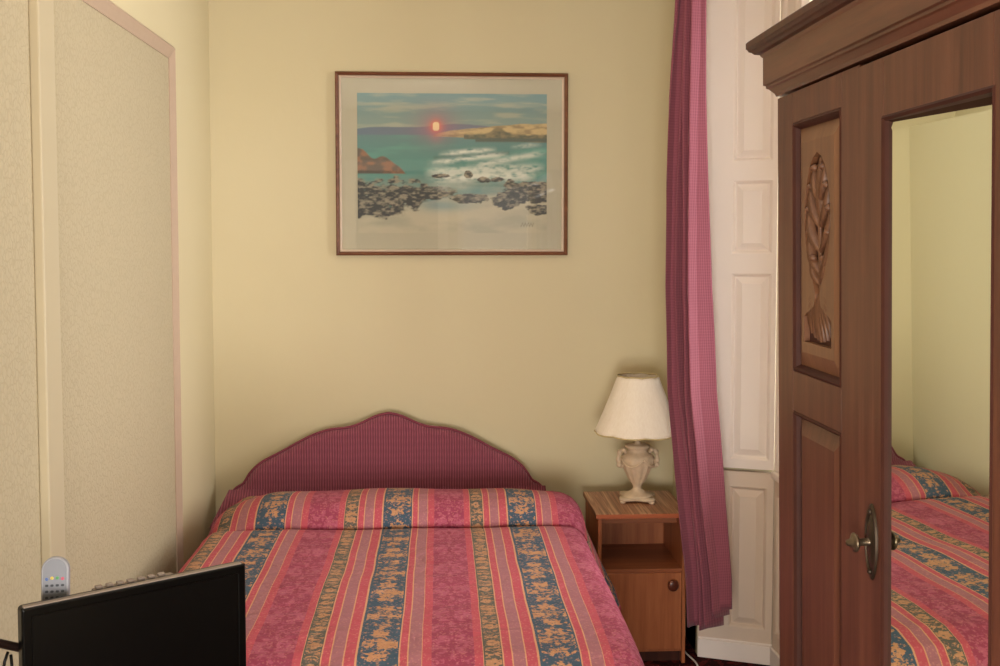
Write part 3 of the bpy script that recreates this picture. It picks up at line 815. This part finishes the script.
# bead round the glass
B = MB(WM(1.49, 0)); B.grid([[(ma+d,mz0+d,h),(mb-d,mz0+d,h),(mb-d,mz1-d,h),(ma+d,mz1-d,h)] for d, h in [(-.004,.002),(-.001,.004),(.003,.001),(.003,-.034)]], closed_u=True)
B.build('glazing_bead', DARKR, door)
# keyhole plate and knob
ky, kz = 1.437, 1.246
def platepts(k=1.0):
    pts = []
    for i in range(48):
        a = 2*PI*i/48; c, s_ = math.cos(a), math.sin(a)
        r = .052*abs(s_)**1.0
        pts.append((.0205*c*k, .053*s_*k*(1+.04*abs(s_)**8)))
    return pts
B = MB(WM(ky, kz)); B.grid([[(x*k, y*k, h) for x, y in platepts(1)] for k, h in ((1,0),(1,.003),(.93,.0055),(.84,.0055),(.78,.0035),(.7,.0035),(.45,.0065),(.2,.0075),(.02,.0078))], closed_u=True)
for zz in (-.043, .043): B.lathe([(.001,.0085),(.003,.008),(.0038,.005)], 10, (0, zz, 0))
B.build('escutcheon', plain('dark_bronze', hx(70,58,46), .4, .6, .7, var=.3, scale=60), door, smooth=False)
B = MB(WM(ky, kz)); B.lathe([(.008,.004),(.0055,.008),(.005,.020),(.007,.023),(.0120,.0245),(.0138,.027),(.0135,.0290),(.0115,.0300),(.0095,.0312),(.0060,.0325),(.004,.039),(.001,.040)], 36)
B.build('knob', BRASS, door, smooth=True)
for z in (.75, 1.70):
    B = MB(); B.lathe([(.001,0),(.005,0),(.005,.07),(.001,.07)], 12, (WX-.002, 1.033, z)); B.build('hinge', BRASS, door, smooth=True)
B = MB(WM(W1, 0)); B.box(.03, W1-W0-.03, 0.435, .62, -.5*.05, -.002); dwr = B.build('drawer', MAHOH, wr, bevel=.004)
for u in (.3, .89):
    B = MB(WM(W1-u, .53)); B.lathe([(.012,-.003),(.008,.004),(.006,.016),(.016,.022),(.014,.030),(.001,.033)], 24); B.build('knob', BRASS, dwr, smooth=True)
B = MB(WM(W1, 0)); L = W1-W0
B.box(0, .03, .40, .64, -.028, 0); B.box(L-.03, L, .40, .64, -.028, 0); B.box(.03, L-.03, .62, .64, -.028, 0); B.box(.03, L-.03, .40, .435, -.028, 0)
B.build('base_rail', MAHOH, wr, bevel=.0015)
B = MB(WM(W1, 0)); B.box(-.006, L+.006, .334, .40, -.36, .010); B.build('plinth', MAHOD, wr, bevel=.004)
LEAN = math.radians(-1.0)
wr.rotation_euler = (0, LEAN, 0); wr.location.x += 1.5*math.tan(-LEAN) + .010

# ------------------------------------------------------------------ television
TA = Vector((-.800, 2.02, .965)); TBp = Vector((-.425, 2.285, .965))
ud = (TBp-TA); TW = ud.length; ud.normalize(); nd = Vector((ud.y, -ud.x, 0))
tv = thing('television', 'small flat black television on a wall bracket at the bed foot', 'television', tuple(TA.lerp(TBp, .5)))
TM = frame_M((TA.x, TA.y, .965-.30), ud, nd)
B = MB(TM)
def rrect(x0, x1, y0, y1, r, n=5):
    pts = []
    for cx, cy, a0 in ((x1-r, y0+r, -PI/2), (x1-r, y1-r, 0), (x0+r, y1-r, PI/2), (x0+r, y0+r, PI)):
        for k in range(n+1):
            a = a0+PI/2*k/n; pts.append((cx+r*math.cos(a), cy+r*math.sin(a)))
    return pts
B.prism(rrect(0, TW, 0, .30, .008), -.030, -.004)
# glossy bezel frame in front
rows = []
for d, h in ((0,-.006),(.001,-.001),(.004,.001),(.0175,.001),(.0185,-.0008)):
    rows.append([(d,d+(.02 if d > .01 else 0),h),(TW-d,d+(.02 if d > .01 else 0),h),(TW-d,.30-d,h),(d,.30-d,h)])
B.grid(rows, closed_u=True)
B.build('housing', BLACK, tv, bevel=.001)
B = MB(TM); B.box(.0184, TW-.0184, .0384, .2816, -.006, -.0008); B.build('screen', SCREEN, tv)
B = MB(TM); B.box(.005, TW-.008, .298, .302, -.018, -.004); B.build('top_edge_glint', VENT, tv, bevel=.001)  # taupe strip: light caught along the bezel top, put in as colour
B = MB(TM); B.frustum(.06, TW-.06, .03, .285, -.030, -.075, .04)
B.add([], [])
bk = B.build('back_cover', BLACK, tv, bevel=.003)
B = MB(TM)
B.box(.145, .31, .285, .299, -.046, -.030)
for k in range(7): B.box(.150+k*.0215, .163+k*.0215, .299, .3045, -.044, -.031)
B.build('vents', VENT, bk, bevel=.0008)

brk = thing('tv_bracket', 'dark metal swivel wall bracket arm holding the small television', 'bracket', (XL+.004, 1.93, .87))
B = MB(); B.box(XL+.004, XL+.016, 1.88, 1.98, .78, .96); B.build('wall_plate', DARKM, brk, bevel=.003)
back_c = TA.lerp(TBp, .5) - nd*.085
B = MB(); B.tube([(XL+.012, 1.93, .912), (-.93, 1.945, .912), (-.85, 2.0, .912), (-.81, 2.07, .868), (-.74, 2.2, .822), (back_c.x, back_c.y, .815)], .0085, 10); B.build('arm', DARKM, brk, smooth=True)
B = MB(frame_M((back_c.x, back_c.y, .815), ud, nd)); B.box(-.05, .05, -.05, .05, .0, .008); B.build('mounting_plate', DARKM, brk, bevel=.002)
B = MB(); B.box(-.815, -.735, 2.10, 2.165, .838, .8435); B.build('tray', DARKM, brk, bevel=.001)
B = MB(); B.tube([(-.833,2.035,.878),(-.838,2.03,.86),(-.842,2.03,.835),(-.836,2.035,.815),(-.828,2.04,.84),(-.830,2.04,.87)], .003, 8)
B.build('cable_loop', BLACK, brk, smooth=True)

# ------------------------------------------------------------------ remote control standing behind the television
rc = Vector((-.776, 2.128, .912))
RS = .92
rem = thing('remote_control', 'silver-grey remote control propped upright behind the left end of the television', 'remote', tuple(rc))
RM = Matrix.Translation(rc) @ Matrix.Rotation(math.radians(6), 4, 'Z') @ Matrix.Rotation(math.radians(90-6), 4, 'X') @ Matrix.Scale(RS, 4)
B = MB(RM); B.prism(rrect(-.029, .029, -.07, .13, .0285, 10), -.009, .007); B.build('case', plain('pale_silver_plastic', hx(146,146,152), .4), rem, bevel=.003, seg=3)
B = MB(RM); B.prism(rrect(-.0245, .0245, -.066, .126, .024, 10), .007, .0085); B.build('keypad_face', GREY, rem)
cols = [hx(40,80,150), hx(216,190,60), hx(60,150,70), hx(200,60,90)]
for k in range(4):
    B = MB(RM @ Matrix.Translation((-.0165+.011*k, .083+.002*(k in (1,2)), .0085))); B.lathe([(.0035,0),(.0033,.0012),(.001,.0016)], 10)
    B.build('button', plain('coloured_key_%d' % k, cols[k], .4), rem)
for r_ in range(8):
    for k in range(4):
        if r_ > 4 and k in (0, 3) and r_ % 2: continue
        B = MB(RM @ Matrix.Translation((-.0165+.011*k, .069-.013*r_, .0085))); B.prism(rrect(-.0032, .0032, -.0024, .0024, .0015, 2), 0, .0014)
        B.build('button', KEYS, rem)

# ------------------------------------------------------------------ light
wd = bpy.data.worlds.new('World'); SC.world = wd; wd.use_nodes = True
bg = wd.node_tree.nodes['Background']; bg.inputs[0].default_value = (.88,.94,1,1); bg.inputs[1].default_value = 2.5
def area(name, loc, rot, sx, sy, power, col):
    l = bpy.data.lights.new(name, 'AREA'); l.shape = 'RECTANGLE'; l.size = sx; l.size_y = sy; l.energy = power; l.color = col
    o = bpy.data.objects.new(name, l); COL.objects.link(o); o.location = loc; o.rotation_euler = rot; return o
R = math.radians
area('window_daylight', (1.47, 3.25, 1.75), (0, R(90), 0), 1.85, .95, 55, (1,.96,.92))
area('rear_window_daylight', (.55, YF+.06, 1.55), (R(90), 0, 0), .66, 1.3, 2.5, (1,.95,.88))
area('rear_soft_fill', (-.25, YF+.15, .95), (R(90), 0, 0), 1.2, 1.0, 118, (1,.95,.90))  # added soft fill behind the camera, kept low to miss the picture glass
area('rear_wall_fill', (-.1, .7, 2.6), (R(-75), 0, 0), .6, .3, 14, (1,.93,.84))  # added fill turned on the rear wall so the door frame reflects
area('ceiling_fill', (.0, 2.3, 2.9), (0, 0, 0), 1.2, 1.2, 8, (1,.90,.78))  # added weak warm fill from above, not a fitting of the room
# ------------------------------------------------------------------ camera
cam = bpy.data.cameras.new('Camera'); co = bpy.data.objects.new('Camera', cam); COL.objects.link(co)
cam.sensor_width = 36; cam.lens = 37.8; cam.shift_y = -.038; cam.clip_start = .05
co.location = (0, 0, 1.67); co.rotation_euler = (R(90-3), 0, R(-3.27))
SC.camera = co
SC.view_settings.view_transform = 'Standard'
SC.view_settings.look = 'None'
SC.view_settings.exposure = 0
SC.view_settings.gamma = 1
